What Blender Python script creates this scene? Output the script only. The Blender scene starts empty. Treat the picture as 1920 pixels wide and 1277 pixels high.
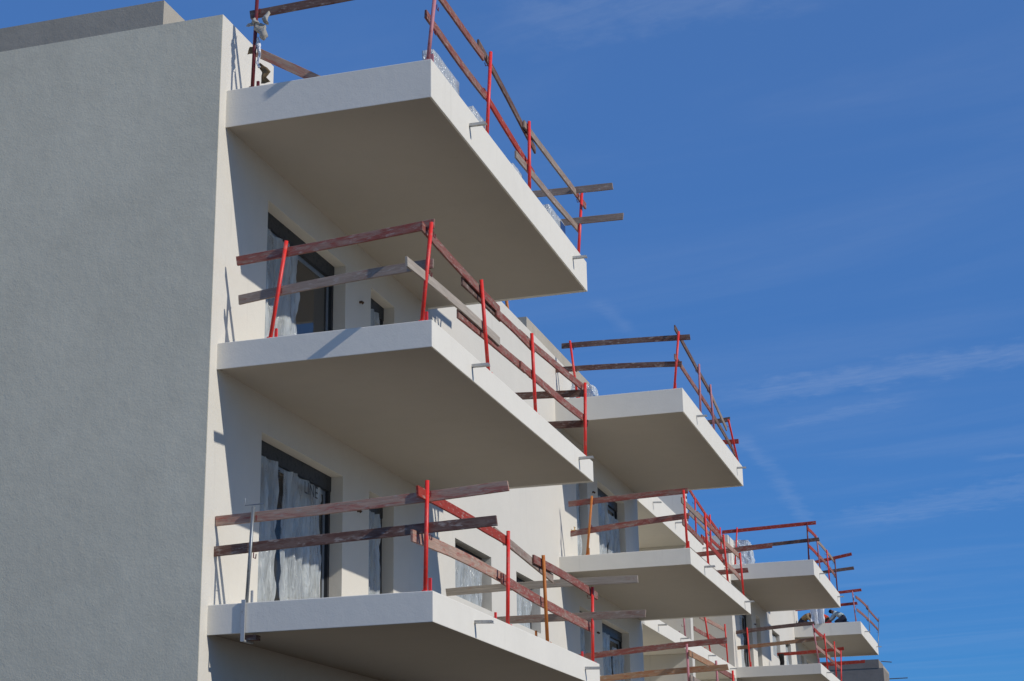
import bpy, bmesh, math, random
from mathutils import Vector, Matrix, Euler, noise
random.seed(7)
R = math.radians
scene = bpy.context.scene
COL = scene.collection

# ------------------------------------------------------------------ camera
F_PX, W_PX, H_PX = 3161.3, 1920.0, 1277.0
cd = bpy.data.cameras.new('camera'); cam = bpy.data.objects.new('camera', cd); COL.objects.link(cam)
cd.sensor_fit = 'HORIZONTAL'; cd.sensor_width = 36.0; cd.lens = F_PX*36.0/W_PX
cd.clip_start = .1; cd.clip_end = 20000
CAM = Vector((8.4512, -16.7317, -5.8075)); ROT = Euler((1.8744, .0173, .2920), 'XYZ')
cam.location = CAM; cam.rotation_euler = ROT
scene.camera = cam
MROT = ROT.to_matrix()

# ------------------------------------------------------------------ sun, sky, exposure
SUN = Vector((2.605, -.551, 1.6765)).normalized()
EL = math.asin(SUN.z); AZ = math.atan2(SUN.x, SUN.y)
sd = bpy.data.lights.new('sun', 'SUN'); sd.energy = 3.1; sd.angle = R(.53); sd.color = (1, .95, .87)
so = bpy.data.objects.new('sun', sd); COL.objects.link(so)
so.rotation_euler = SUN.to_track_quat('Z', 'Y').to_euler(); so.location = (30, -20, 40)
scene.view_settings.view_transform = 'Standard'; scene.view_settings.look = 'None'
scene.view_settings.exposure = 0; scene.view_settings.gamma = 1

def pix_ray(u, v):
    return MROT @ Vector(((u-W_PX/2)/F_PX, -(v-H_PX/2)/F_PX, -1))
def at(u, v, axis, val):                      # pixel + the plane the thing stands in -> point
    r = pix_ray(u, v); t = (val-CAM[axis])/r[axis]
    return CAM + r*t

world = bpy.data.worlds.new('World'); scene.world = world; world.use_nodes = True
wn = world.node_tree; wn.nodes.clear()
class G:                                      # tiny node-graph helper
    def __init__(s, nt): s.nt = nt
    def n(s, t, **kw):
        nd = s.nt.nodes.new(t)
        for k, v in kw.items(): setattr(nd, k, v)
        return nd
    def put(s, sock, v):
        if hasattr(v, 'links') or isinstance(v, bpy.types.NodeSocket): s.nt.links.new(v, sock)
        else: sock.default_value = v
    def m(s, op, a, b=0.0, c=None, clamp=False):
        nd = s.n('ShaderNodeMath', operation=op, use_clamp=clamp); s.put(nd.inputs[0], a); s.put(nd.inputs[1], b)
        if c is not None: s.put(nd.inputs[2], c)
        return nd.outputs[0]
    def rng(s, v, a, b, c=0.0, d=1.0, smooth=False):
        nd = s.n('ShaderNodeMapRange'); nd.clamp = True
        if smooth: nd.interpolation_type = 'SMOOTHSTEP'
        for i, q in enumerate((v, a, b, c, d)): s.put(nd.inputs[i], q)
        return nd.outputs[0]
    def mix(s, f, a, b):
        nd = s.n('ShaderNodeMix', data_type='RGBA'); s.put(nd.inputs[0], f); s.put(nd.inputs[6], a); s.put(nd.inputs[7], b)
        return nd.outputs[2]
    def noise(s, vec, scale, detail=3, rough=.5, dist=0):
        nd = s.n('ShaderNodeTexNoise'); s.put(nd.inputs['Vector'], vec); nd.inputs['Scale'].default_value = scale
        nd.inputs['Detail'].default_value = detail; nd.inputs['Roughness'].default_value = rough; nd.inputs['Distortion'].default_value = dist
        return nd.outputs[0]
    def vmap(s, vec, scale=(1, 1, 1), rot=(0, 0, 0), loc=(0, 0, 0)):
        nd = s.n('ShaderNodeMapping'); s.put(nd.inputs[0], vec)
        nd.inputs['Scale'].default_value = scale; nd.inputs['Rotation'].default_value = rot; nd.inputs['Location'].default_value = loc
        return nd.outputs[0]
g = G(wn)
sky = g.n('ShaderNodeTexSky', sky_type='NISHITA'); sky.sun_disc = False
sky.sun_elevation = EL; sky.sun_rotation = AZ; sky.altitude = 1800
sky.air_density = 1.0; sky.dust_density = 0.0; sky.ozone_density = 6.0
tc = g.n('ShaderNodeTexCoord'); sep = g.n('ShaderNodeSeparateXYZ'); wn.links.new(tc.outputs['Generated'], sep.inputs[0])
zc = g.m('MAXIMUM', sep.outputs[2], .02)
px_ = g.m('DIVIDE', sep.outputs[0], zc); py_ = g.m('DIVIDE', sep.outputs[1], zc)
cmb = g.n('ShaderNodeCombineXYZ'); wn.links.new(px_, cmb.inputs[0]); wn.links.new(py_, cmb.inputs[1])
P = cmb.outputs[0]                              # position on a flat cloud layer, in units of its height
def cloud_xy(u, v):
    r = pix_ray(u, v); return Vector((r.x/r.z, r.y/r.z))
a_ = cloud_xy(1360, 745); b_ = cloud_xy(1920, 655); ang = math.atan2(b_.y-a_.y, b_.x-a_.x)
PR = g.vmap(P, (1, 1, 1), (0, 0, -ang))
veil = g.noise(g.vmap(PR, (.45, 1.5, 1)), 1.1, 6, .6, .9)
fine = g.noise(g.vmap(PR, (2.6, 11, 1)), 2.6, 7, .7, 1.2)
cl = g.m('MULTIPLY', g.rng(veil, .40, .80, 0, .055, True), g.rng(fine, .2, .8, .5, 1.1))
wob = g.noise(g.vmap(P, (6, 6, 1)), 2.5, 4, .6)
def trail(p0, p1, width, amt):                  # a drifting vapour trail between two places of the layer
    global cl
    a, b = cloud_xy(*p0), cloud_xy(*p1); d = (b-a); L = d.length; d /= L; nrm = Vector((-d.y, d.x))
    al = g.m('ADD', g.m('MULTIPLY', px_, d.x), g.m('ADD', g.m('MULTIPLY', py_, d.y), -a.dot(d)))
    ac = g.m('ADD', g.m('MULTIPLY', px_, nrm.x), g.m('ADD', g.m('MULTIPLY', py_, nrm.y), -a.dot(nrm)))
    ac = g.m('ADD', ac, g.m('MULTIPLY', g.m('SUBTRACT', wob, .5), width*2.0))
    k = g.rng(g.m('ABSOLUTE', ac), 0, width, 1, 0, True)
    e = g.m('MULTIPLY', g.rng(al, -.10*L, .25*L, 0, 1, True), g.rng(al, .75*L, 1.15*L, 1, 0, True))
    k = g.m('MULTIPLY', g.m('MULTIPLY', k, e), g.m('MULTIPLY', g.rng(fine, .25, .7, .3, 1), amt))
    cl = g.m('ADD', cl, k)
trail((1340, 752), (2100, 632), .13, 0.095)
trail((1430, 806), (1720, 742), .07, 0.062)
trail((1380, 812), (1448, 882), .04, 0.062)
trail((1448, 878), (1515, 985), .04, 0.062)
trail((1120, 560), (1180, 625), .03, 0.048)
trail((1560, 985), (2100, 880), .22, 0.076)
trail((1820, 862), (2000, 848), .05, 0.057)
trail((900, 60), (1560, -40), .09, 0.066)
hs = g.n('ShaderNodeHueSaturation'); hs.inputs['Saturation'].default_value = 1.5; hs.inputs['Value'].default_value = 1.12; wn.links.new(sky.outputs[0], hs.inputs['Color'])
haze_c = g.mix(.5, hs.outputs[0], (1.45, 3.05, 7.45, 1))      # even blue of a clear dry day over the whole dome
skyc = g.mix(g.m('MINIMUM', cl, .6), haze_c, (8.6, 9.2, 10.0, 1))
bg = g.n('ShaderNodeBackground'); bg.inputs['Strength'].default_value = .085
wo = g.n('ShaderNodeOutputWorld'); wn.links.new(skyc, bg.inputs[0]); wn.links.new(bg.outputs[0], wo.inputs[0])

# ------------------------------------------------------------------ materials
def mat(name, rough=.8, spec=.3, metal=0):
    m = bpy.data.materials.new(name); m.use_nodes = True
    b = m.node_tree.nodes['Principled BSDF']; b.inputs['Roughness'].default_value = rough
    b.inputs['Specular IOR Level'].default_value = spec; b.inputs['Metallic'].default_value = metal
    return m, G(m.node_tree), b
def bump(gg, b, h, strength, dist):
    nd = gg.n('ShaderNodeBump'); nd.inputs['Strength'].default_value = strength; nd.inputs['Distance'].default_value = dist
    gg.put(nd.inputs['Height'], h); gg.nt.links.new(nd.outputs[0], b.inputs['Normal'])
def plaster(name, col, grain=1.0, blot=.10, stain=(.30, .28, .24)):
    m, gg, b = mat(name, .92, .12)
    pos = gg.n('ShaderNodeNewGeometry').outputs['Position']
    big = gg.noise(pos, .55, 4, .6, .5); mid = gg.noise(pos, 3.1, 4, .6); streak = gg.noise(gg.vmap(pos, (5, 5, .35)), 1.3, 4, .6)
    c0 = tuple(x*(1-blot) for x in col)+(1,); c1 = tuple(min(1, x*(1+blot*.6)) for x in col)+(1,)
    f = gg.m('ADD', gg.m('MULTIPLY', big, .6), gg.m('MULTIPLY', mid, .4))
    c = gg.mix(gg.rng(f, .32, .68), c0, c1)
    c = gg.mix(gg.rng(streak, .62, .82, 0, .22), c, stain+(1,))
    gg.put(b.inputs['Base Color'], c)
    h = gg.m('ADD', gg.noise(pos, 42, 5, .65), gg.m('MULTIPLY', gg.noise(pos, 9, 3, .5), 1.2))
    bump(gg, b, h, .55*grain, .012)
    return m
M = {}
M['cream'] = plaster('cream_plaster', (.68, .645, .565), .35, .04)
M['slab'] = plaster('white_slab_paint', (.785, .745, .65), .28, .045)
M['soffit'] = plaster('beige_soffit', (.43, .385, .32), .2, .04)  # darker beige for the slab undersides
M['grey'] = plaster('shade_warmed_cream', (.715, .66, .505), .42, .11, (.45, .44, .42))  # facade's cream paint for the end wall, tint warmed to offset blue shade
M['cement'] = plaster('raw_cement_render', (.42, .38, .31), .5, .14, (.2, .18, .16))
M['dark_cement'] = plaster('dark_bare_concrete', (.27, .24, .205), .8, .15, (.1, .1, .1))
M['inside'] = plaster('interior_plaster', (.42, .38, .32), .4, .05)
def soil():
    m, gg, b = mat('dry_soil', .95, .1); pos = gg.n('ShaderNodeNewGeometry').outputs['Position']
    gg.put(b.inputs['Base Color'], gg.mix(gg.rng(gg.noise(pos, .4, 6, .6), .3, .7), (.05, .037, .025, 1), (.085, .064, .045, 1)))
    bump(gg, b, gg.noise(pos, 4, 6, .7), .6, .08); return m
M['soil'] = soil()
def wood(name, paint, bare, amount):
    m, gg, b = mat(name, .82, .2)
    tcn = gg.n('ShaderNodeTexCoord'); oi = gg.n('ShaderNodeObjectInfo')
    add = gg.n('ShaderNodeVectorMath', operation='ADD'); gg.nt.links.new(tcn.outputs['Object'], add.inputs[0])
    sc = gg.n('ShaderNodeVectorMath', operation='SCALE'); sc.inputs[0].default_value = (37, 11, 23); gg.nt.links.new(oi.outputs['Random'], sc.inputs['Scale'])
    gg.nt.links.new(sc.outputs[0], add.inputs[1]); v = add.outputs[0]
    grain = gg.noise(gg.vmap(v, (1.6, 40, 40)), 1.5, 5, .65, .4); patch = gg.noise(gg.vmap(v, (1.7, 6, 9)), 1.6, 6, .72, 1.0); spot = gg.noise(gg.vmap(v, (9, 14, 22)), 1.5, 4, .7)
    bare_c = gg.mix(gg.rng(grain, .3, .7), tuple(x*.55 for x in bare)+(1,), tuple(bare)+(1,))
    paint_c = gg.mix(gg.rng(spot, .3, .75), tuple(paint)+(1,), tuple(x*.6 for x in paint)+(1,))
    f = gg.rng(gg.m('ADD', gg.m('MULTIPLY', patch, .65), gg.m('MULTIPLY', grain, .35)), .62-amount*.34, .74-amount*.34)
    c = gg.mix(f, bare_c, paint_c)
    c = gg.mix(gg.rng(gg.noise(gg.vmap(v, (5, 16, 16)), 1.8, 4, .6), .56, .70, 0, .7), c, (.46, .41, .36, 1))   # dried mortar smears
    gg.put(b.inputs['Base Color'], gg.mix(gg.m('MULTIPLY', oi.outputs['Random'], .22), c, (.055, .035, .028, 1)))
    bump(gg, b, gg.m('ADD', grain, gg.m('MULTIPLY', spot, .6)), .5, .004); return m
M['redwood'] = wood('red_painted_plank', (.47, .06, .04), (.40, .20, .15), .95)
M['rb'] = wood('red_brown_plank', (.34, .095, .075), (.42, .27, .215), .60)
M['brown'] = wood('dark_brown_plank', (.17, .085, .066), (.27, .185, .15), .55)
M['greyw'] = wood('grey_weathered_plank', (.28, .13, .10), (.40, .315, .255), .26)
M['pale'] = wood('pale_dry_plank', (.42, .20, .14), (.62, .54, .44), .16)
M['tan'] = wood('pinkish_tan_plank', (.48, .17, .13), (.60, .41, .31), .42)
M['orangew'] = wood('orange_brown_plank', (.42, .15, .06), (.50, .30, .17), .4)
def paint(name, col, col2, rough=.42, metal=0):
    m, gg, b = mat(name, rough, .45, metal)
    tcn = gg.n('ShaderNodeTexCoord'); pos = gg.n('ShaderNodeNewGeometry').outputs['Position']
    f = gg.rng(gg.noise(pos, 17, 6, .75), .52, .66); gg.put(b.inputs['Base Color'], gg.mix(f, tuple(col)+(1,), tuple(col2)+(1,)))
    gg.put(b.inputs['Roughness'], gg.rng(f, 0, 1, rough, .8)); bump(gg, b, gg.noise(pos, 60, 3, .6), .2, .002); return m
M['red'] = paint('red_post_paint', (.80, .035, .025), (.56, .14, .11))
M['pink'] = paint('faded_pink_paint', (.50, .20, .22), (.38, .10, .11), .6)
M['orange'] = paint('orange_rust_paint', (.52, .17, .03), (.38, .10, .025), .6)
M['galv'] = paint('galvanised_steel', (.25, .27, .28), (.16, .16, .16), .45, .6)
M['darkred'] = paint('dark_red_paint', (.16, .018, .02), (.11, .03, .03))
M['spout'] = paint('zinc_sheet', (.50, .50, .48), (.36, .35, .32), .5, .5)
M['frame'] = paint('anthracite_frame', (.022, .024, .027), (.035, .035, .035), .45)
M['alu'] = paint('aluminium_stile', (.30, .34, .38), (.25, .28, .30), .4, .4)
M['brass'] = paint('brass', (.55, .34, .08), (.42, .25, .06), .3, .8)
M['cable'] = paint('brown_cable', (.10, .055, .03), (.06, .04, .03), .7)
M['black'] = paint('black_cloth', (.012, .012, .014), (.02, .02, .02), .9)
M['bluelabel'] = paint('blue_print', (.02, .06, .18), (.03, .07, .2), .5)
M['ink'] = paint('black_print', (.03, .03, .035), (.05, .05, .05), .6)
M['redink'] = paint('red_print', (.55, .03, .03), (.5, .05, .05), .6)
def flat(name, col, rough=.85):
    m, gg, b = mat(name, rough, .2); pos = gg.n('ShaderNodeNewGeometry').outputs['Position']
    gg.put(b.inputs['Base Color'], gg.mix(gg.rng(gg.noise(pos, 9, 5, .6), .3, .7), tuple(x*.75 for x in col)+(1,), tuple(col)+(1,)))
    bump(gg, b, gg.noise(pos, 25, 4, .6), .4, .01); return m
M['rag'] = flat('dusty_rag', (.46, .43, .37)); M['card'] = flat('wet_cardboard', (.23, .155, .075))
M['skin'] = flat('skin', (.32, .17, .11)); M['hair'] = flat('dark_hair', (.018, .014, .012)); M['teal'] = flat('pale_teal_shirt', (.48, .58, .57))
M['olive'] = flat('olive_clothes', (.12, .105, .06)); M['navy'] = flat('navy_trousers', (.03, .035, .055)); M['vest'] = flat('orange_red_vest', (.62, .07, .03)); M['khaki'] = flat('khaki_jacket', (.30, .22, .12))
def film(name, alpha, col=(.72, .75, .77), rough=.22):
    m, gg, b = mat(name, rough, .6); pos = gg.n('ShaderNodeNewGeometry').outputs['Position']
    b.inputs['Base Color'].default_value = col+(1,)
    gg.put(b.inputs['Alpha'], gg.rng(gg.noise(gg.vmap(pos, (7, 7, .9)), 1.2, 4, .55), .35, .65, alpha-.12, min(1, alpha+.12)))
    h = gg.noise(gg.vmap(pos, (9, 9, 1.6)), 1.8, 4, .55, 1.5); bump(gg, b, h, 1.0, .05); return m
M['film'] = film('protective_plastic_film', .60, (.66, .70, .69), .12); M['wrap'] = film('clear_stretch_wrap', .72, (.66, .72, .76), .15); M['sheet'] = film('white_plastic_sheet', .97, (.85, .87, .9), .35)
def glass():
    m, gg, b = mat('window_glass', .03, .8); b.inputs['Base Color'].default_value = (.085, .08, .07, 1); b.inputs['Alpha'].default_value = .72; b.inputs['IOR'].default_value = 1.75; return m
M['glass'] = glass()

# ------------------------------------------------------------------ object helpers
def tag(o, label=None, cat=None, group=None, kind=None):
    for k, v in (('label', label), ('category', cat), ('group', group), ('kind', kind)):
        if v: o[k] = v
    return o
def obj(name, bm, material, parent=None, smooth=False, origin=None):
    me = bpy.data.meshes.new(name)
    if origin is not None: bmesh.ops.translate(bm, verts=bm.verts, vec=-Vector(origin))
    bmesh.ops.recalc_face_normals(bm, faces=bm.faces); bm.to_mesh(me); bm.free()
    for p in me.polygons: p.use_smooth = smooth
    me.materials.append(M[material]); o = bpy.data.objects.new(name, me); COL.objects.link(o)
    if origin is not None: o.location = origin
    if parent is not None:
        o.parent = parent
        if origin is not None: o.location = Vector(origin)-parent.location
        else: o.matrix_parent_inverse = Matrix.Translation(-Vector(parent.location))
    return o
def empty(name, loc):
    o = bpy.data.objects.new(name, None); COL.objects.link(o); o.location = loc; o.empty_display_size = .2; return o
def box(bm, x0, x1, y0, y1, z0, z1):
    r = bmesh.ops.create_cube(bm, size=1, matrix=Matrix.Translation(((x0+x1)/2, (y0+y1)/2, (z0+z1)/2)) @ Matrix.Diagonal((abs(x1-x0), abs(y1-y0), abs(z1-z0), 1)))
    return r['verts']
def boxes(*bs):
    bm = bmesh.new()
    for b in bs: box(bm, *b)
    return bm
def tube(bm, pts, r, seg=10, caps=True):
    pts = [Vector(p) for p in pts]; rings = []
    for i, p in enumerate(pts):
        d = (pts[min(i+1, len(pts)-1)]-pts[max(i-1, 0)]).normalized()
        a = d.orthogonal().normalized() if i == 0 else (prev - d*prev.dot(d)).normalized()
        prev = a; b = d.cross(a)
        rings.append([bm.verts.new(p+(a*math.cos(t)+b*math.sin(t))*r) for t in [2*math.pi*k/seg for k in range(seg)]])
    for q, w in zip(rings, rings[1:]):
        for k in range(seg): bm.faces.new((q[k], q[(k+1) % seg], w[(k+1) % seg], w[k]))
    if caps: bm.faces.new(rings[0][::-1]); bm.faces.new(rings[-1])
def bevel(o, w=.01, seg=2):
    m = o.modifiers.new('bevel', 'BEVEL'); m.width = w; m.segments = seg; m.limit_method = 'ANGLE'; m.angle_limit = R(40); return o
def grid_wall(y0, y1, z0, z1, holes, x1=0.0, x0=-.3):
    """a wall in the y-z plane with real openings; faces front, back and all reveals"""
    bm = bmesh.new()
    ys = sorted({y0, y1, *[h[0] for h in holes], *[h[1] for h in holes]}); zs = sorted({z0, z1, *[h[2] for h in holes], *[h[3] for h in holes]})
    ys = [y for y in ys if y0 <= y <= y1]; zs = [z for z in zs if z0 <= z <= z1]
    V = {}
    def v(x, y, z):
        k = (x, round(y, 4), round(z, 4))
        if k not in V: V[k] = bm.verts.new((x, y, z))
        return V[k]
    ny, nz = len(ys)-1, len(zs)-1
    def solid(i, j):
        if not (0 <= i < ny and 0 <= j < nz): return False
        cy, cz = (ys[i]+ys[i+1])/2, (zs[j]+zs[j+1])/2
        return not any(h[0] < cy < h[1] and h[2] < cz < h[3] for h in holes)
    for i in range(ny):
        for j in range(nz):
            if not solid(i, j): continue
            a, b, c, d = ys[i], ys[i+1], zs[j], zs[j+1]
            for x in (x1, x0): bm.faces.new((v(x, a, c), v(x, b, c), v(x, b, d), v(x, a, d)))
            for di, dj, p, q in ((-1, 0, (a, c), (a, d)), (1, 0, (b, c), (b, d)), (0, -1, (a, c), (b, c)), (0, 1, (a, d), (b, d))):
                if not solid(i+di, j+dj): bm.faces.new((v(x1, *p), v(x1, *q), v(x0, *q), v(x0, *p)))
    return bm

# ------------------------------------------------------------------ ground
GZ = -7.4
bm = bmesh.new(); bmesh.ops.create_grid(bm, x_segments=2, y_segments=2, size=3000)
tag(obj('ground', bm, 'soil', origin=(0, 0, 0)), kind='structure').location.z = GZ

def bounce_ground():
    m, gg, b = mat('pale_bounce_ground', .95, .1); pos = gg.n('ShaderNodeNewGeometry').outputs['Position']
    gg.put(b.inputs['Base Color'], gg.mix(gg.rng(gg.noise(pos, 1.4, 7, .7), .3, .7), (.36, .31, .24, 1), (.52, .46, .37, 1)))
    bump(gg, b, gg.noise(pos, 14, 5, .7), .7, .04); return m
M['bounce_ground'] = bounce_ground()
bm = bmesh.new(); vs = [bm.verts.new(p) for p in ((-70, -70, 0), (40, -70, 0), (40, -7, 0), (-70, -7, 0))]; bm.faces.new(vs)
tag(obj('bounce_yard', bm, 'bounce_ground'), kind='structure').location.z = GZ+.02       # unseen pale ground added to bounce light onto the shaded walls

# ------------------------------------------------------------------ the two blocks
D = 2.605; T = {1: 3.185, 2: 0.0, 3: -3.0}; TH = {1: .49, 2: .3185, 3: .332}
BAL = {'A': (0.0, 7.29), 'B': (14.93, 22.18), 'C': (35.716, 43.14), 'D': (50.61, 58.1)}
def slab(bname, lv, parent):
    y0, y1 = BAL[bname]; zt = T[lv]; zb = zt-TH[lv]
    bm = bmesh.new(); box(bm, -.058, D, y0, y1, zb, zt)
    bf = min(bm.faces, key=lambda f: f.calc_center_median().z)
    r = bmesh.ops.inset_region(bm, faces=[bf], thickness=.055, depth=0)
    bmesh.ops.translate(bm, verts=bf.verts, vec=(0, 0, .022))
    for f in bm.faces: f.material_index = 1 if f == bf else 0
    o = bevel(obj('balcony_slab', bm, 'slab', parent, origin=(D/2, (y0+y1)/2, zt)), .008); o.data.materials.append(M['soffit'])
    for dy in (1.42, y1-y0-.86):
        spout(D, y0+dy, zt-TH[lv]*.50, o)
    return o
def spout(x, y, z, parent):
    bm = bmesh.new(); w, h, l, t = .024, .034, .225, .004
    box(bm, -.004, l, -w, w, 0, t); box(bm, -.004, l-.01, -w, -w+t, t, h); box(bm, -.004, l-.01, w-t, w, t, h)
    o = obj('drain_spout', bm, 'spout'); o.parent = parent; o.location = Vector((x, y, z))-Vector(parent.location)
    if parent.parent: o.location -= parent.parent.location
    o.rotation_euler = (random.uniform(-.05, .05), random.uniform(.0, .06), random.uniform(-.05, .05)); return o

def sheet_mesh(y0, y1, z0, z1, amp, seed, ny=26, nz=40, ragged=.03):
    """a loose crumpled film hanging in the y-z plane"""
    bm = bmesh.new(); V = []
    for j in range(nz+1):
        row = []
        for i in range(ny+1):
            u, w = i/ny, j/nz; y = y0+(y1-y0)*u; z = z0+(z1-z0)*w
            edge = ragged*(noise.noise(Vector((seed, w*3, 3)))*(1 if u == 1 else -1) if u in (0, 1) else 0)
            n = noise.noise(Vector((y*8+seed+z*1.1, z*.45, seed)))*.9+noise.noise(Vector((y*13, z*3.2+seed, 2*seed)))*.45+noise.noise(Vector((y*24+z*7, z*4+seed, seed)))*.2
            row.append(bm.verts.new((amp*(n+.5), y+edge, z+(ragged*.8*noise.noise(Vector((seed+9, u*5, 1))) if w in (0, 1) else 0))))
        V.append(row)
    for j in range(nz):
        for i in range(ny): bm.faces.new((V[j][i], V[j][i+1], V[j+1][i+1], V[j+1][i]))
    return bm
def text_mesh(body, size, loc, rot, material, parent, name='printed_lettering'):
    cu = bpy.data.curves.new('lettering', 'FONT'); cu.body = body; cu.size = size; cu.extrude = .001; cu.align_x = 'CENTER'
    tmp = bpy.data.objects.new('tmp', cu); COL.objects.link(tmp)
    dg = bpy.context.evaluated_depsgraph_get(); me = bpy.data.meshes.new_from_object(tmp.evaluated_get(dg)); bpy.data.objects.remove(tmp)
    me.materials.clear(); me.materials.append(M[material])
    o = bpy.data.objects.new(name, me); COL.objects.link(o); o.parent = parent
    o.matrix_parent_inverse = parent.matrix_world.inverted() if False else Matrix.Identity(4)
    o.location = Vector(loc); o.rotation_euler = rot; return o
def window(y0, y1, z0, z1, oy, parent, door, films, lettering=False, seed=1.0):
    """frame > pane, stiles, film; everything sits 0.2 m back in the reveal"""
    x = -.20; f = .06; c = Vector((x, oy+(y0+y1)/2, z0))
    yy0, yy1 = oy+y0, oy+y1
    top = .20 if door else .14
    bm = boxes((x-.06, x+.03, yy0, yy1, z1-top, z1), (x-.05, x+.02, yy0, yy0+f, z0, z1-top), (x-.05, x+.02, yy1-f, yy1, z0, z1-top), (x-.05, x+.02, yy0+f, yy1-f, z0, z0+.05))
    fr = obj('window', bm, 'frame', parent, origin=c)
    def child(name, bm, m, smooth=False):
        o = obj(name, bm, m, smooth=smooth); o.parent = fr; o.matrix_parent_inverse = Matrix.Translation(-c); return o
    ym = (yy0+yy1)/2
    n = 2 if (y1-y0) > 1.3 else 1
    edges = [yy0+f, ym, yy1-f] if n == 2 else [yy0+f, yy1-f]
    for k in range(n):
        a, b = edges[k], edges[k+1]; xs = x-.018-.022*k
        bm = boxes((xs-.012, xs+.012, a, a+.055, z0+.05, z1-top), (xs-.012, xs+.012, b-.055, b, z0+.05, z1-top), (xs-.012, xs+.012, a+.055, b-.055, z0+.05, z0+.11), (xs-.012, xs+.012, a+.055, b-.055, z1-top-.06, z1-top))
        child('sash', bm, 'alu')
        child('pane', boxes((xs-.004, xs+.004, a+.055, b-.055, z0+.11, z1-top-.06)), 'glass')
    for q, (u0, u1, w0, w1) in enumerate(films):
        fm = child('protective_film', sheet_mesh(yy0+f+(yy1-yy0-2*f)*u0, yy0+f+(yy1-yy0-2*f)*u1, z0+(z1-z0)*w0, z0+(z1-z0)*w1, .085, seed+q*3.7), 'film', True)
        fm.location.x += x+.045
    if lettering:
        W_ = yy1-yy0
        def tx(s, size, u, w, rot, mt='ink'):
            text_mesh(s, size, Vector((x+.185, yy0+W_*u, z0+(z1-z0)*w))-c, rot, mt, fr)
        tx('LINE', .22, .60, .79, (R(90), 0, R(90)))
        tx('LINE', .26, .62, .06, (R(90), 0, R(-90)))
        tx('K', .15, .235, .66, (R(90), 0, R(90)))
        tx('E', .15, .215, .80, (R(90), 0, R(90)))
        tx('_______', .05, .60, .70, (R(90), 0, R(90)), 'redink')
    return fr
LINT = 2.25
DOOR = (1.25, 3.82); NARROW = (4.78, 5.75); W1 = (8.53, 10.46); W2 = (11.95, 13.50); NARROW_B = (16.43, 17.40); DOOR_B = (18.33, 20.92)
def block(oy, bals, label, end_mat, tower_a, tower_b):
    root = empty('apartment_building', (0, oy, GZ)); tag(root, label, 'building', 'apartment blocks of the construction site')
    holes = []
    for lv in (2, 3):
        z = T[lv]
        for a, b in (DOOR, NARROW, NARROW_B, DOOR_B): holes.append((oy+a, oy+b, z, z+LINT))
        for a, b in (W1, W2): holes.append((oy+a, oy+b, z+1.33, z+LINT))
    holes += [(oy+1.30, oy+5.95, T[1]-.02, 9), (oy+16.33, oy+20.95, T[1]-.02, 9)]
    obj('facade_wall', grid_wall(oy-.168, oy+22.35, GZ-.3, 4.12, holes), 'cream', root)
    obj('end_wall', boxes((-13, -.003, oy-.173, oy-.150, GZ-.3, 4.118)), end_mat, root)
    obj('end_wall', boxes((-13, -.301, oy+22.1, oy+22.346, GZ-.3, 4.118)), 'cream', root)
    obj('back_wall', boxes((-13, -12.7, oy-.149, oy+22.09, GZ-.3, 4.1)), 'cream', root)
    obj('roof', boxes((-12.69, -.302, oy-.149, oy+22.09, 2.75, T[1]-.03)), 'cement', root)
    for lv in (2, 3): obj('floor_slab', boxes((-12.69, -.302, oy-.148, oy+22.09, T[lv]-.3, T[lv]-.01)), 'inside', root)
    for z0, z1 in ((T[2], 2.74), (T[3], -.31)): obj('interior_wall', boxes((-3.4, -3.2, oy-.147, oy+22.08, z0, z1)), 'inside', root)
    for tb in (tower_a, tower_b):
        if tb: obj('roof_upstand', boxes((-11, tb[0], oy+tb[1], oy+tb[2], T[1]-.02, tb[3])), 'cement', root)
    for bn, lvs in bals:
        for lv in lvs: slab(bn, lv, root)
    k = 0
    for lv in (2, 3):
        z = T[lv]; s = oy+lv*5.3
        let = (oy == 0 and lv == 3)
        window(*DOOR, z+.002, z+LINT, oy, root, True, [(.0, .27, .02, .9), (.31, .87, .0, .89)] if let else [(0, .455, .02, .88)], let, s)
        window(*NARROW, z+.002, z+LINT, oy, root, True, [(0, .7, .03, .9)], False, s+1)
        window(*W1, z+1.33, z+LINT, oy, root, False, [(0, .95, .02, .86)], False, s+2)
        window(*W2, z+1.33, z+LINT, oy, root, False, [(0, .9, .0, .86)], False, s+3)
        window(*NARROW_B, z+.002, z+LINT, oy, root, True, [(0, .85, .0, .9)], False, s+4)
        window(*DOOR_B, z+.002, z+LINT, oy, root, True, [(.0, .48, .01, .9), (.5, .97, .01, .8)], False, s+5)
        for yy in (4.35, 17.85):                      # wire ends waiting for the balcony lamps
            bm = bmesh.new(); tube(bm, [(-.01, oy+yy, z+1.88), (.03, oy+yy, z+1.885), (.05, oy+yy+.015, z+1.86)], .02, 6); tube(bm, [(.03, oy+yy, z+1.88), (.07, oy+yy-.03, z+1.87)], .008, 5)
            obj('lamp_cable', bm, 'cable', root)
    return root
blkA = block(0.0, (('A', (1, 2, 3)), ('B', (1, 2, 3))), 'cream plastered block with shaded end wall at the left of the picture', 'grey', (-1.5, 1.07, 6.4, 5.22), (-1.0, 16.47, 22.0, 5.54))
blkB = block(35.74, (('C', (1, 2, 3)), ('D', (1, 2, 3))), 'farther cream plastered block beyond the recessed terraces', 'cream', None, None)
# brass tap on the wall by the second middle balcony
bm = bmesh.new(); y = 15.95; z = .70
tube(bm, [(-.005, y, z), (.09, y, z), (.13, y, z-.02), (.14, y, z-.09)], .016, 8); tube(bm, [(.07, y, z), (.07, y, z+.06)], .01, 6); tube(bm, [(.07, y-.05, z+.065), (.07, y+.05, z+.065)], .009, 6)
obj('wall_tap', bm, 'brass', blkA)
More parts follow.
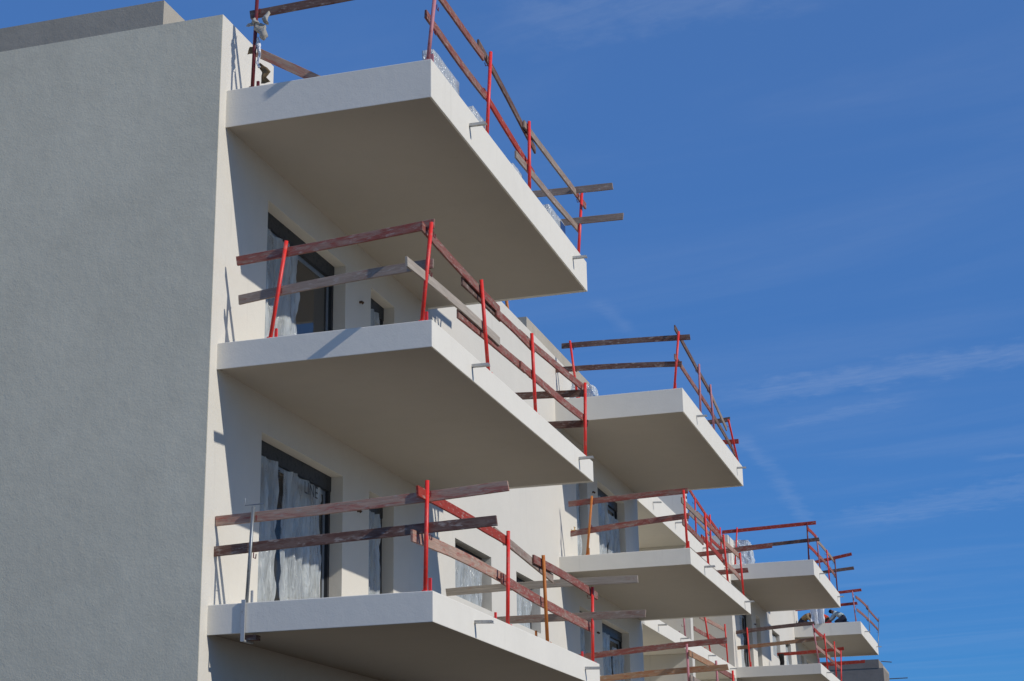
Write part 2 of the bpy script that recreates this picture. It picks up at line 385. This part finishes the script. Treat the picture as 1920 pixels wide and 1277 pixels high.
# recessed terraces between the blocks
for lv in (1, 2, 3):
    zt = T[lv]; th = .58 if lv == 1 else .345
    o = bevel(obj('recessed_slab', boxes((-3.2, 0.0, 22.352, 35.565, zt-th, zt-.004)), 'slab', blkA, origin=(0, 28.9, zt)), .008)
    for yy in (24.2, 27.0, 31.0, 34.6): spout(0, yy, zt-th*.5, o)
obj('recess_back_wall', boxes((-3.5, -3.201, 22.352, 35.565, GZ-.3, 4.1)), 'cream', blkA)
for z0, z1 in ((GZ-.3, T[3]-.35), (T[3]-.003, T[2]-.35), (T[2]-.003, T[1]-.585), (T[1]-.003, 4.15)):
    obj('partition_wall', boxes((-3.2, -.02, 28.66, 29.0, z0, z1)), 'cream', blkA)

# ------------------------------------------------------------------ guard rails
BN = {'A1': 'nearest top balcony', 'A2': 'nearest middle balcony', 'A3': 'nearest lowest balcony', 'B1': 'second top balcony', 'B2': 'second middle balcony', 'B3': 'second lowest balcony',
      'C1': 'third top balcony', 'C2': 'third middle balcony', 'D1': 'farthest top balcony', 'L1': 'recessed roof terrace', 'L2': 'recessed middle terrace'}
ORD = ['first', 'second', 'third', 'fourth', 'fifth', 'sixth', 'seventh']
SIDE = {'f': 'front side', 'o': 'outer edge', 'e': 'far end'}
CN = {'red': 'red steel', 'pink': 'faded pink steel', 'orange': 'orange steel', 'galv': 'galvanised steel', 'darkred': 'dark red steel',
      'redwood': 'bright red', 'rb': 'red-brown', 'brown': 'dark brown', 'greyw': 'grey weathered', 'pale': 'pale dry', 'tan': 'pinkish tan', 'orangew': 'orange-brown'}
count = {}
def plane(bal, side, off):
    if bal[0] == 'L': return 0, -off
    y0, y1 = BAL[bal[0]]
    return {'o': (0, D-off), 'f': (1, y0+off), 'e': (1, y1-off)}[side]
foot_me = {}
def foot_mesh(c):
    if c not in foot_me:
        bm = boxes((-.05, .17, -.022, .022, 0, .012)); o = obj('tmp', bm, c); fm = o.data; bpy.data.objects.remove(o)
        bm = boxes((.14, .165, -.016, .016, .012, .17)); o = obj('tmp', bm, c); sm = o.data; bpy.data.objects.remove(o)
        bm = bmesh.new(); tube(bm, [(.02, -.035, .055), (.02, -.035, 0), (.075, -.035, 0), (.085, -.035, .05)], .006, 6); o = obj('tmp', bm, 'darkred'); hm = o.data; bpy.data.objects.remove(o)
        for nm, mm in (('foot_bar', fm), ('foot_stub', sm), ('plank_hook', hm)): mm.name = nm
        foot_me[c] = (fm, sm, hm)
    return foot_me[c]
def post(bal, side, top, low, c='red', r=.0235, foot=True):
    ax, val = plane(bal, side, .06); zt = T[int(bal[1])]
    p1 = at(*top, ax, val); q = at(*low, ax, val)
    k = (zt-p1.z)/(q.z-p1.z); p0 = p1+(q-p1)*k
    if abs(p0.y-p1.y) > .5 or abs(p0.x-p1.x) > .5: print('LEAN', bal, side, p0, p1)
    key = (bal, side, 'post'); n = count.get(key, 0); count[key] = n+1
    root = empty('guardrail_post', p0)
    tag(root, f"{CN[c]} guard post, {ORD[n]} along the {SIDE[side]} of {BN[bal]}", 'guard post', 'guard posts clamped to the balconies')
    bm = bmesh.new(); d = p1-p0; tube(bm, [Vector((0, 0, 0)), d*.5, d], r, 12)
    t = obj('tube', bm, c, smooth=False); t.parent = root
    for pl in t.data.polygons: pl.use_smooth = len(pl.vertices) == 4
    rz = {'f': R(90), 'o': R(180), 'e': R(-90)}[side]
    fm, sm, hm = foot_mesh(c)
    if foot:
        for nm, mm in (('foot_bar', fm), ('foot_stub', sm)):
            o = bpy.data.objects.new(nm, mm); COL.objects.link(o); o.parent = root; o.rotation_euler.z = rz
    for hgt in (.47, .86):
        o = bpy.data.objects.new('plank_hook', hm); COL.objects.link(o); o.parent = root; o.location = d*hgt; o.rotation_euler.z = rz
    return root
def plank(bal, side, rail, p0, p1, c, layer=0, ext=None, h=.112, t=.028, off=None, pre=0):
    ax, val = plane(bal, side, (.106+.031*layer) if off is None else off)
    a, b = at(*p0, ax, val), at(*p1, ax, val)
    if ext is not None:                              # run on to the wall behind the slab edge
        a = b+(a-b)*((ext-b.x)/(a.x-b.x))
    if pre: a = a+(a-b).normalized()*pre
    if side == 'o' and bal[0] in 'BCD' and a.y < BAL[bal[0]][0]-.10: a = a+(b-a)*((BAL[bal[0]][0]-.10-a.y)/(b.y-a.y))
    key = (bal, side, rail); n = count.get(key, 0); count[key] = n+1
    return board(a, b, ax, c, f"{CN[c]} guard plank, {ORD[n]} of {rail} rail, {SIDE[side]} of {BN[bal]}", h, t)
def board(a, b, ax, c, label, h=.112, t=.028, name='guard_plank', cat='plank', group='wooden guard planks'):
    d = b-a; L = d.length; X = d.normalized(); Y = Vector((1, 0, 0)) if ax == 0 else Vector((0, 1, 0))
    Y = (Y-X*X.dot(Y)).normalized(); Z = X.cross(Y)
    if Z.z < 0: Z = -Z; Y = -Y
    bm = bmesh.new(); n = max(4, int(L*4)); rows = []; sd_ = random.uniform(0, 99); bow = random.uniform(-.008, .010)*L
    for i in range(n+1):
        s = i/n; x = -L/2+L*s; w = bow*(1-(2*s-1)**2); q = random.uniform(-.012, .012) if i in (0, n) else 0
        hh = h/2*(1+.05*noise.noise(Vector((x*3, sd_, 0)))); dy = .006*noise.noise(Vector((x*.9, sd_, 5)))
        rows.append([bm.verts.new((x+(q if k in (0, 1) else -q*.3), sy*t/2+dy, sz*hh+w)) for k, (sy, sz) in enumerate(((-1, -1), (1, -1), (1, 1), (-1, 1)))])
    for p, q in zip(rows, rows[1:]):
        for k in range(4): bm.faces.new((p[k], p[(k+1) % 4], q[(k+1) % 4], q[k]))
    bm.faces.new(rows[0][::-1]); bm.faces.new(rows[-1])
    o = obj(name, bm, c); mt = Matrix((X, Y, Z)).transposed().to_4x4(); mt.translation = (a+b)/2; o.matrix_world = mt
    bevel(o, .003, 1); return tag(o, label, cat, group)

# nearest top balcony
post('A1', 'f', (482, 0), (473.5, 160), 'darkred'); post('A1', 'f', (814.5, 0), (803, 108), 'pink')
plank('A1', 'f', 'upper', (469, 29), (812, -36), 'brown')
post('A1', 'o', (920, 98), (913.7, 240)); post('A1', 'o', (992, 228), (992.8, 352)); post('A1', 'o', (1091, 360), (1085, 470))
plank('A1', 'o', 'upper', (812, -22), (906, 108), 'rb', pre=.8); plank('A1', 'o', 'upper', (896, 80), (1003, 282), 'brown', 1)
plank('A1', 'o', 'upper', (982, 232), (1079, 361), 'greyw'); plank('A1', 'o', 'upper', (1066, 343), (1098, 387), 'rb', 1)
plank('A1', 'o', 'lower', (798, 26), (909, 180), 'rb'); plank('A1', 'o', 'lower', (906, 171), (1001, 328), 'redwood', 1)
plank('A1', 'o', 'lower', (967, 289), (1085, 430), 'greyw', 0)
plank('A1', 'e', 'upper', (1005, 362), (1148.5, 349), 'greyw', ext=.3); plank('A1', 'e', 'lower', (1078, 415), (1169, 405.5), 'greyw', ext=.3)
# nearest middle balcony
post('A2', 'f', (537, 452), (508, 628)); post('A2', 'f', (809, 417), (791.6, 599))
plank('A2', 'f', 'upper', (443.5, 490), (815, 419), 'rb'); plank('A2', 'f', 'lower', (448, 563), (813, 494), 'greyw')
post('A2', 'o', (902.4, 524.6), (915, 690)); post('A2', 'o', (997, 625), (1004, 770.6)); post('A2', 'o', (1097, 718), (1097.5, 851))
plank('A2', 'o', 'upper', (790, 423), (936, 582), 'rb'); plank('A2', 'o', 'upper', (866, 527), (938, 596), 'brown', 1)
plank('A2', 'o', 'upper', (930, 586), (1001, 655), 'rb'); plank('A2', 'o', 'upper', (974, 625), (1095, 728), 'rb', 1)
plank('A2', 'o', 'lower', (762, 490), (936, 641), 'pale'); plank('A2', 'o', 'lower', (858, 588), (984, 693), 'rb', 1); plank('A2', 'o', 'lower', (975, 684), (1095, 785), 'rb')
plank('A2', 'e', 'upper', (970, 743), (1096, 737), 'brown', ext=.3); plank('A2', 'e', 'lower', (1031, 797), (1103, 794), 'brown', ext=.3)
# nearest lowest balcony
post('A3', 'f', (475, 950), (462, 1136), 'galv', .02, False); post('A3', 'f', (801, 901), (797.5, 1106))
plank('A3', 'f', 'upper', (405, 977.5), (953, 911), 'tan'); plank('A3', 'f', 'lower', (395, 1035), (931.5, 976), 'brown')
post('A3', 'o', (953, 996), (952, 1168)); post('A3', 'o', (1018.6, 1041), (1026.4, 1201), 'orange'); post('A3', 'o', (1110.6, 1101), (1111.5, 1238))
plank('A3', 'o', 'upper', (782, 920), (953, 1016), 'redwood'); plank('A3', 'o', 'upper', (926, 996), (1036, 1085), 'greyw', 1); plank('A3', 'o', 'upper', (1000, 1048), (1119.5, 1118), 'rb')
plank('A3', 'o', 'lower', (772, 1004), (952, 1090), 'tan', h=.13, off=.22); plank('A3', 'o', 'lower', (940, 1084), (1107, 1176), 'rb', 1, h=.13)
plank('A3', 'e', 'upper', (821.5, 1112), (1196, 1086), 'pale', ext=.3); plank('A3', 'e', 'lower', (948, 1163.5), (1211, 1150.5), 'greyw', ext=.3)
# second top balcony
post('B1', 'f', (1068.6, 639), (1081, 731)); post('B1', 'f', (1272.5, 621.7), (1264.6, 727))
plank('B1', 'f', 'upper', (1053, 649), (1293.7, 632), 'brown'); plank('B1', 'f', 'lower', (1040, 694), (1278.5, 682.5), 'brown')
post('B1', 'o', (1310.6, 683), (1313.5, 773), 'pink'); post('B1', 'o', (1331.6, 721), (1338.7, 806), 'pink'); post('B1', 'o', (1365.6, 787), (1382.5, 860))
plank('B1', 'o', 'upper', (1264.8, 614), (1330, 733), 'brown'); plank('B1', 'o', 'upper', (1327, 726), (1362, 804), 'greyw', 1)
plank('B1', 'o', 'lower', (1262, 664), (1338, 779), 'rb'); plank('B1', 'o', 'lower', (1333, 772), (1379, 854), 'brown', 1)
plank('B1', 'e', 'upper', (1326, 791.5), (1369, 786), 'brown', ext=.3); plank('B1', 'e', 'lower', (1355, 830), (1385, 827.5), 'redwood', ext=.3)
# second middle balcony
post('B2', 'f', (1110, 930), (1101, 1038), 'orange'); post('B2', 'f', (1281.6, 919), (1288.7, 1027))
plank('B2', 'f', 'upper', (1066, 945), (1290, 920), 'rb'); plank('B2', 'f', 'lower', (1070, 1001), (1292, 967), 'rb')
post('B2', 'o', (1321.5, 962), (1327.7, 1053)); post('B2', 'o', (1356, 1002), (1364.7, 1090)); post('B2', 'o', (1387.3, 1036), (1394, 1114))
plank('B2', 'o', 'upper', (1266, 926), (1322, 980), 'greyw'); plank('B2', 'o', 'upper', (1307, 963), (1358, 1017), 'rb', 1); plank('B2', 'o', 'upper', (1354, 1014), (1386, 1043), 'tan')
plank('B2', 'o', 'lower', (1273, 972), (1318, 1017), 'rb'); plank('B2', 'o', 'lower', (1315, 1007), (1362, 1059), 'redwood', 1); plank('B2', 'o', 'lower', (1357, 1054), (1388, 1085), 'tan')
plank('B2', 'e', 'upper', (1320, 1038.6), (1448, 1022.5), 'rb', ext=.3); plank('B2', 'e', 'lower', (1345.6, 1074.5), (1402.6, 1069), 'rb', ext=.3)
# second lowest balcony
post('B3', 'f', (1287.5, 1207.6), (1291.5, 1277), 'pink')
plank('B3', 'f', 'upper', (1115.6, 1229.6), (1363.5, 1200.5), 'rb', ext=.2); plank('B3', 'f', 'lower', (1128, 1275), (1365, 1251), 'orangew', ext=.2)
post('B3', 'o', (1342.5, 1238.6), (1346, 1290), 'pink'); post('B3', 'o', (1373.5, 1257), (1376, 1290))
plank('B3', 'o', 'upper', (1278, 1217), (1338, 1249), 'orangew'); plank('B3', 'o', 'upper', (1330, 1244), (1376, 1271), 'rb', 1); plank('B3', 'o', 'lower', (1285, 1266), (1345, 1299), 'greyw')
# third top balcony
post('C1', 'f', (1382, 989), (1378.5, 1054)); post('C1', 'f', (1513, 980), (1516.4, 1047), 'darkred')
plank('C1', 'f', 'upper', (1354, 998), (1530, 980), 'redwood'); plank('C1', 'f', 'lower', (1386, 1028), (1536, 1011), 'brown')
post('C1', 'o', (1530.8, 1005), (1537, 1061), 'pink'); post('C1', 'o', (1550, 1031), (1555, 1084.7)); post('C1', 'o', (1565, 1048), (1569.5, 1101.6), 'darkred')
plank('C1', 'o', 'upper', (1506, 984), (1532, 1009), 'redwood'); plank('C1', 'o', 'upper', (1528, 1010), (1565, 1054), 'greyw', 1)
plank('C1', 'o', 'lower', (1510, 1017), (1537, 1046), 'redwood'); plank('C1', 'o', 'lower', (1533, 1040), (1567, 1081), 'rb', 1)
plank('C1', 'e', 'upper', (1530, 1052.7), (1597, 1038.6), 'redwood', ext=.3); plank('C1', 'e', 'lower', (1562, 1071.5), (1601, 1065), 'brown', ext=.3)
# third middle balcony
post('C2', 'f', (1400.5, 1176.7), (1406.7, 1247.5)); post('C2', 'f', (1524, 1170), (1535, 1241.7), 'pink')
plank('C2', 'f', 'upper', (1380, 1186), (1527.5, 1168.5), 'brown'); plank('C2', 'f', 'lower', (1382.5, 1215), (1541.7, 1196.7), 'orangew')
post('C2', 'o', (1545.5, 1188), (1551.7, 1252)); post('C2', 'o', (1564, 1203), (1568, 1265)); post('C2', 'o', (1576.7, 1220), (1577.5, 1275))
plank('C2', 'o', 'upper', (1519, 1174), (1546, 1196), 'redwood'); plank('C2', 'o', 'upper', (1542, 1194), (1576, 1225), 'tan', 1)
plank('C2', 'o', 'lower', (1522.5, 1205), (1556, 1233), 'tan'); plank('C2', 'o', 'lower', (1550, 1229), (1576, 1253), 'rb', 1)
plank('C2', 'e', 'upper', (1446.7, 1228), (1582.5, 1216), 'redwood', ext=.3); plank('C2', 'e', 'lower', (1543, 1247), (1622, 1240), 'redwood', ext=.3)
# farthest top balcony
post('D1', 'f', (1598, 1108), (1604.7, 1163.6), 'pink'); plank('D1', 'f', 'upper', (1490, 1121), (1615, 1106), 'redwood', ext=.4); plank('D1', 'f', 'lower', (1491, 1143.5), (1607.5, 1131), 'redwood')
post('D1', 'o', (1627.5, 1135), (1631, 1190), 'galv', .016, False); post('D1', 'o', (1648, 1158), (1646.7, 1203), 'galv', .016, False)
plank('D1', 'o', 'upper', (1593.5, 1109), (1629, 1142), 'rb'); plank('D1', 'o', 'upper', (1624, 1138), (1647, 1164), 'rb', 1)
plank('D1', 'o', 'lower', (1597, 1135), (1630, 1164), 'rb'); plank('D1', 'o', 'lower', (1625, 1160), (1647, 1182), 'rb', 1)
# recessed terraces
post('L1', 'o', (1303, 934), (1305, 998)); post('L1', 'o', (1331, 965), (1333, 1020)); post('L1', 'o', (1350, 989), (1353, 1040))
plank('L1', 'o', 'upper', (1291, 916), (1330, 975), 'redwood'); plank('L1', 'o', 'upper', (1326, 968), (1349, 999), 'redwood', 1)
plank('L1', 'o', 'lower', (1292, 962), (1333, 1004), 'greyw'); plank('L1', 'o', 'lower', (1331, 1010), (1355, 1032), 'redwood', 1)
post('L2', 'o', (1281.5, 1150), (1284.5, 1191), 'pink'); post('L2', 'o', (1321.6, 1156), (1331.6, 1222)); post('L2', 'o', (1359, 1170), (1364.5, 1240))
plank('L2', 'o', 'upper', (1312, 1156), (1359, 1181), 'tan'); plank('L2', 'o', 'lower', (1301, 1178), (1342, 1200), 'rb'); plank('L2', 'o', 'lower', (1330, 1192), (1361, 1211), 'rb', 1)

# the galvanised clamp post's fittings: hook bar on top, clamp round the slab edge
gp = [o for o in COL.objects if o.name.startswith('guardrail_post') and o['label'].startswith('galvanised guard post') or (o.name.startswith('guardrail_post') and 'galvanised' in o['label'] and 'nearest lowest' in o['label'])][0]
tp = at(475, 948, 1, .06)-gp.location
bm = bmesh.new(); tube(bm, [tp+Vector((-.10, 0, .09)), tp+Vector((-.10, 0, .01)), tp+Vector((.13, 0, .012))], .007, 6); o = obj('hook_bar', bm, 'galv'); o.parent = gp
bm = boxes((-.022, .022, -.085, -.068, -.42, .03), (-.022, .022, -.07, .16, -.42, -.40), (-.012, .012, .12, .14, .0, .16)); o = obj('edge_clamp', bm, 'spout'); o.parent = gp
bm = boxes((.0, .13, -.02, .10, -.40, -.345)); o = obj('packing_block', bm, 'brown'); o.parent = gp

# fallen rail, rag, torn wrapping on the nearest top balcony
board(at(482, 98, 1, .14), at(612, 157, 1, .30), 1, 'tan', 'pinkish tan plank fallen from its post onto the nearest top balcony', name='fallen_plank')
def crumple(bm, amp, freq, seed):
    for v in bm.verts:
        n = noise.noise_vector(v.co*freq+Vector((seed, seed*.7, 0))); v.co += n*amp
def rag(name, pts, r, material, label, cat, seed):
    bm = bmesh.new()
    for i, (p, rr) in enumerate(zip(pts, r)):
        m = bmesh.ops.create_icosphere(bm, subdivisions=3, radius=1)
        for v in m['verts']: v.co = Vector((v.co.x*rr[0], v.co.y*rr[1], v.co.z*rr[2]))+p
    crumple(bm, .05, 9, seed); crumple(bm, .02, 26, seed)
    return tag(obj(name, bm, material, smooth=True, origin=pts[0]), label, cat)
k = lambda u, v, y=.05: at(u, v, 1, y)
rag('tied_rag', [k(485, 52), k(478, 40), k(493, 62), k(499, 34), k(470, 43)], [(.07, .05, .07), (.07, .04, .035), (.04, .04, .09), (.035, .04, .09), (.05, .03, .03)], 'rag', 'dusty grey rag tied round the dark red post at the top', 'rag', 3)
def strip(name, pts, wdt, material, label, cat, seed):
    bm = bmesh.new(); rows = []
    for i in range(len(pts)-1):
        for q in range(6):
            s = q/6; p = pts[i].lerp(pts[i+1], s); w = wdt[i]*(1-s)+wdt[i+1]*s
            rows.append([bm.verts.new(p+Vector((w*e, .03*noise.noise(p*14+Vector((e, seed, 0))), 0))) for e in (-1, -.33, .33, 1)])
    for a, b in zip(rows, rows[1:]):
        for j in range(3): bm.faces.new((a[j], a[j+1], b[j+1], b[j]))
    o = obj(name, bm, material, smooth=True, origin=pts[0]); so_ = o.modifiers.new('t', 'SOLIDIFY'); so_.thickness = .004
    return tag(o, label, cat)
strip('torn_wrapping', [k(482, 70), k(484, 85), k(487, 103), k(483, 118), k(488, 130)], [.02, .03, .022, .015, .02], 'sheet', 'white torn plastic strip hanging from the rag on the dark red post', 'plastic strip', 1)
strip('cardboard_scrap', [k(486, 119), k(494, 128), k(500, 136), k(495, 146), k(499, 157)], [.01, .05, .055, .03, .07], 'card', 'brown torn cardboard scrap hanging below the rag', 'cardboard', 4)
strip('cardboard_flap', [k(472, 88), k(471, 94), k(470, 102)], [.02, .04, .05], 'card', 'small dark cardboard flap behind the dark red post', 'cardboard', 6)

# tile packs on the nearest top balcony
def pack(y0, y1, h, x1, label, blue=False):
    x0 = x1-.13; root = empty('tile_pack', ((x0+x1)/2, (y0+y1)/2, T[1])); tag(root, label, 'tile pack', 'wrapped tile packs on the nearest top balcony')
    n = 4
    for i in range(n):
        a = y0+(y1-y0)*0; bm = boxes((x0+.006*(i % 2), x1-.006*((i+1) % 2), y0+.01*random.random(), y1-.01*random.random(), T[1]+h*i/n+.001, T[1]+h*(i+1)/n-.004))
        o = bevel(obj('tile_box', bm, 'rag', root, origin=((x0+x1)/2, (y0+y1)/2, T[1]+h*i/n)), .006)
    bm = bmesh.new(); box(bm, x0-.008, x1+.008, y0-.01, y1+.01, T[1]+.004, T[1]+h+.008); bmesh.ops.subdivide_edges(bm, edges=bm.edges, cuts=5, use_grid_fill=True); crumple(bm, .012, 14, y0)
    obj('stretch_wrap', bm, 'wrap', root, smooth=True, origin=((x0+x1)/2, (y0+y1)/2, T[1]))
    if blue: obj('blue_label', boxes((x1+.012, x1+.016, y1-.28, y1-.02, T[1]+.03, T[1]+h-.02)), 'bluelabel', root, origin=(x1+.014, y1-.15, T[1]+h/2))
pack(.42, 1.36, .335, D-.12, 'wrapped pale tile pack at the near corner of the nearest top balcony')
pack(1.93, 2.55, .27, D-.12, 'wrapped pale tile pack behind the second red post, nearest top balcony')
pack(3.70, 4.15, .21, D-.12, 'low pale tile pack in the middle of the nearest top balcony')
pack(5.55, 6.45, .31, D-.12, 'wrapped tile pack with blue label near the far end of the top balcony', True)

# plastic-wrapped heaps on the second and third top balconies
def heap(name, c, s, label, seed, material='wrap'):
    bm = bmesh.new(); box(bm, -s[0]/2, s[0]/2, -s[1]/2, s[1]/2, 0, s[2]); bmesh.ops.subdivide_edges(bm, edges=bm.edges, cuts=11, use_grid_fill=True)
    for v in bm.verts:
        f = 1-.28*max(0, v.co.z/s[2])**2; v.co.x *= f; v.co.y *= f
    crumple(bm, .06, 5, seed); crumple(bm, .03, 15, seed)
    for v in bm.verts: v.co.z = max(.004, v.co.z)
    o = tag(obj(name, bm, material, smooth=False), label, 'wrapped heap'); o.location = c; return o
heap('wrapped_heap', at(1110, 752, 2, T[1])+Vector((0, .2, 0)) if False else Vector((.45, 15.6, T[1])), (.5, .6, .42), 'small clear plastic bundle by the wall on the second top balcony', 2)
q = at(1385, 1053, 1, 36.9); heap('wrapped_heap', Vector((q.x, 37.0, T[1])), (.95, .9, .95), 'tall plastic-wrapped pallet on the third top balcony', 5)
# ochre prop above the parapet between the nearest columns
a = at(949.5, 562, 0, -.12); b = at(953, 590, 0, -.12); b = a+(b-a)*((4.12-a.z)/(b.z-a.z))
bm = bmesh.new(); tube(bm, [(0, 0, 0), a-b], .03, 10); o = obj('steel_prop', bm, 'orange', smooth=True); o.location = b; tag(o, 'ochre steel prop standing on the parapet behind the nearest top balcony', 'prop')
# black cloth on the third middle balcony's far rail
q = at(1465, 1228, 1, BAL['C'][1]-.06)
strip('black_cloth', [q+Vector((0, -.09, .03)), q+Vector((.03, -.1, -.25)), q+Vector((0, -.1, -.6))], [.10, .08, .07], 'black', 'black cloth hung over the far rail of the third middle balcony', 'cloth', 2)
# white sheet over the front rail of the farthest top balcony
yD = BAL['D'][0]
bm = sheet_mesh(-.27, .27, -.68, 0, .12, 8.0, 16, 20, .05)
for v in bm.verts: v.co = Vector((v.co.y, -v.co.x, v.co.z))
q = at(1532, 1138, 1, yD+.02); o = obj('plastic_sheet', bm, 'sheet', smooth=True); o.location = (q.x, yD+.02, q.z); so_ = o.modifiers.new('t', 'SOLIDIFY'); so_.thickness = .006
tag(o, 'white plastic sheet draped over the front rail of the farthest top balcony', 'plastic sheet')

# ------------------------------------------------------------------ workers (one continuous skinned body each)
def person(loc, rz, joints, edges, radii, cloth, label, parts, scale=1.0):
    me = bpy.data.meshes.new('person'); names = list(joints)
    me.from_pydata([joints[n] for n in names], [(names.index(a), names.index(b)) for a, b in edges], [])
    o = bpy.data.objects.new('person', me); COL.objects.link(o)
    o.modifiers.new('skin', 'SKIN'); sv = me.skin_vertices[0].data
    for i, n in enumerate(names): sv[i].radius = (radii[n], radii[n]); sv[i].use_root = n == 'pelvis'
    s = o.modifiers.new('sub', 'SUBSURF'); s.levels = 2; s.render_levels = 2
    dg = bpy.context.evaluated_depsgraph_get(); ev = bpy.data.meshes.new_from_object(o.evaluated_get(dg))
    o.modifiers.clear(); o.data = ev
    for m in ('skin', cloth[0], cloth[1], 'hair'): ev.materials.append(M[m])
    P_ = {n: Vector(joints[n]) for n in names}
    for p in ev.polygons:
        p.use_smooth = True; c = p.center; n = min(P_, key=lambda q: (P_[q]-c).length)
        p.material_index = parts.get(n, 1)
        if n == 'head' and (c-P_['head']).dot(P_['crown']-P_['head']) > -.01 or n == 'crown': p.material_index = 3
    o.location = loc; o.rotation_euler.z = rz; o.scale = (scale,)*3
    return tag(o, label, 'person')
def crouched(loc, rz, cloth, label, lean=.42, hand=(.62, .25), scale=1.0):
    """kneeling, bent forward along +x, hands reaching to the work on the floor"""
    j = {'pelvis': (0, 0, .27), 'waist': (.12, 0, .38), 'chest': (.29, 0, .46), 'neck': (.42, 0, .52), 'head': (.51, 0, .54), 'crown': (.57, 0, .60)}; lean = .31; hand = (.62, .14)
    r = {'pelvis': .15, 'waist': .135, 'chest': .16, 'neck': .06, 'head': .095, 'crown': .07}
    e = [('pelvis', 'waist'), ('waist', 'chest'), ('chest', 'neck'), ('neck', 'head'), ('head', 'crown')]; parts = {'neck': 0, 'head': 0, 'crown': 3}
    for s, t in ((-1, 'l'), (1, 'r')):
        j.update({'sh'+t: (lean, s*.19, .46), 'el'+t: (lean+.14, s*.25, .28), 'wr'+t: (hand[0], s*.16, hand[1]), 'ha'+t: (hand[0]+.08, s*.14, hand[1]-.06),
                  'hip'+t: (-.02, s*.11, .22), 'kn'+t: (.36, s*.17, .10), 'an'+t: (-.10, s*.14, .07), 'to'+t: (-.20, s*.14, .04)})
        r.update({'sh'+t: .07, 'el'+t: .052, 'wr'+t: .034, 'ha'+t: .038, 'hip'+t: .11, 'kn'+t: .075, 'an'+t: .05, 'to'+t: .04})
        e += [('chest', 'sh'+t), ('sh'+t, 'el'+t), ('el'+t, 'wr'+t), ('wr'+t, 'ha'+t), ('pelvis', 'hip'+t), ('hip'+t, 'kn'+t), ('kn'+t, 'an'+t), ('an'+t, 'to'+t)]
        parts.update({'wr'+t: 0, 'ha'+t: 0, 'hip'+t: 2, 'kn'+t: 2, 'an'+t: 2, 'to'+t: 2})
    parts['pelvis'] = 1
    return person(loc, rz, j, e, r, cloth, label, parts, scale)
q = at(1583, 1166, 1, 51.3); crouched(Vector((q.x, 51.3, T[1])), R(180), ('teal', 'navy'), 'worker in a pale teal shirt kneeling bent forward on the farthest balcony')
q = at(1553, 1166, 1, 51.7); crouched(Vector((q.x, 51.7, T[1])), R(200), ('vest', 'olive'), 'worker in an orange-red vest crouching beside the white plastic sheet')
q = at(1503, 1166, 1, 51.5); crouched(Vector((q.x, 51.6, T[1])), R(-20), ('khaki', 'navy'), 'worker in a khaki jacket crouching left of the white plastic sheet')
q = at(1553, 1166, 1, 51.0); bm = boxes((q.x-.45, q.x+.1, 50.95, 51.2, T[1]+.002, T[1]+.09)); o = bevel(obj('tool_box', bm, 'red', origin=(q.x, 51, T[1])), .01); tag(o, 'flat red tool box on the floor before the kneeling worker', 'tool box')

# ------------------------------------------------------------------ the unfinished concrete house beyond
yF = 84.0
c0 = at(1585, 1237, 1, yF); c1 = at(1647, 1236, 1, yF); c2 = at(1656, 1252, 1, yF)
hr = empty('concrete_house', (c1.x, yF, GZ)); tag(hr, 'dark unfinished concrete house beyond the farthest balcony', 'building')
obj('lower_wall', boxes((c0.x-8, c2.x, yF+.02, yF+4, GZ-.3, c2.z)), 'dark_cement', hr)
obj('roof_band', boxes((c0.x-8, c1.x, yF, yF+3, c2.z+.003, c1.z)), 'dark_cement', hr)
yE = at(1667, 1263, 0, c1.x).y
obj('roof_slab', boxes((c1.x-3, c1.x-.004, yF+3.003, yE, c1.z-.30, c1.z-.03)), 'cement', hr)
for (u0, v0, u1, v1) in ((1652, 1240, 1672, 1241.5), (1655, 1273.5, 1702, 1271)):
    a, b = at(u0, v0, 1, yF+5), at(u1, v1, 1, yF+5); bm = bmesh.new(); tube(bm, [a, b], .03, 6); o = obj('scaffold_pole', bm, 'galv', hr, origin=a)
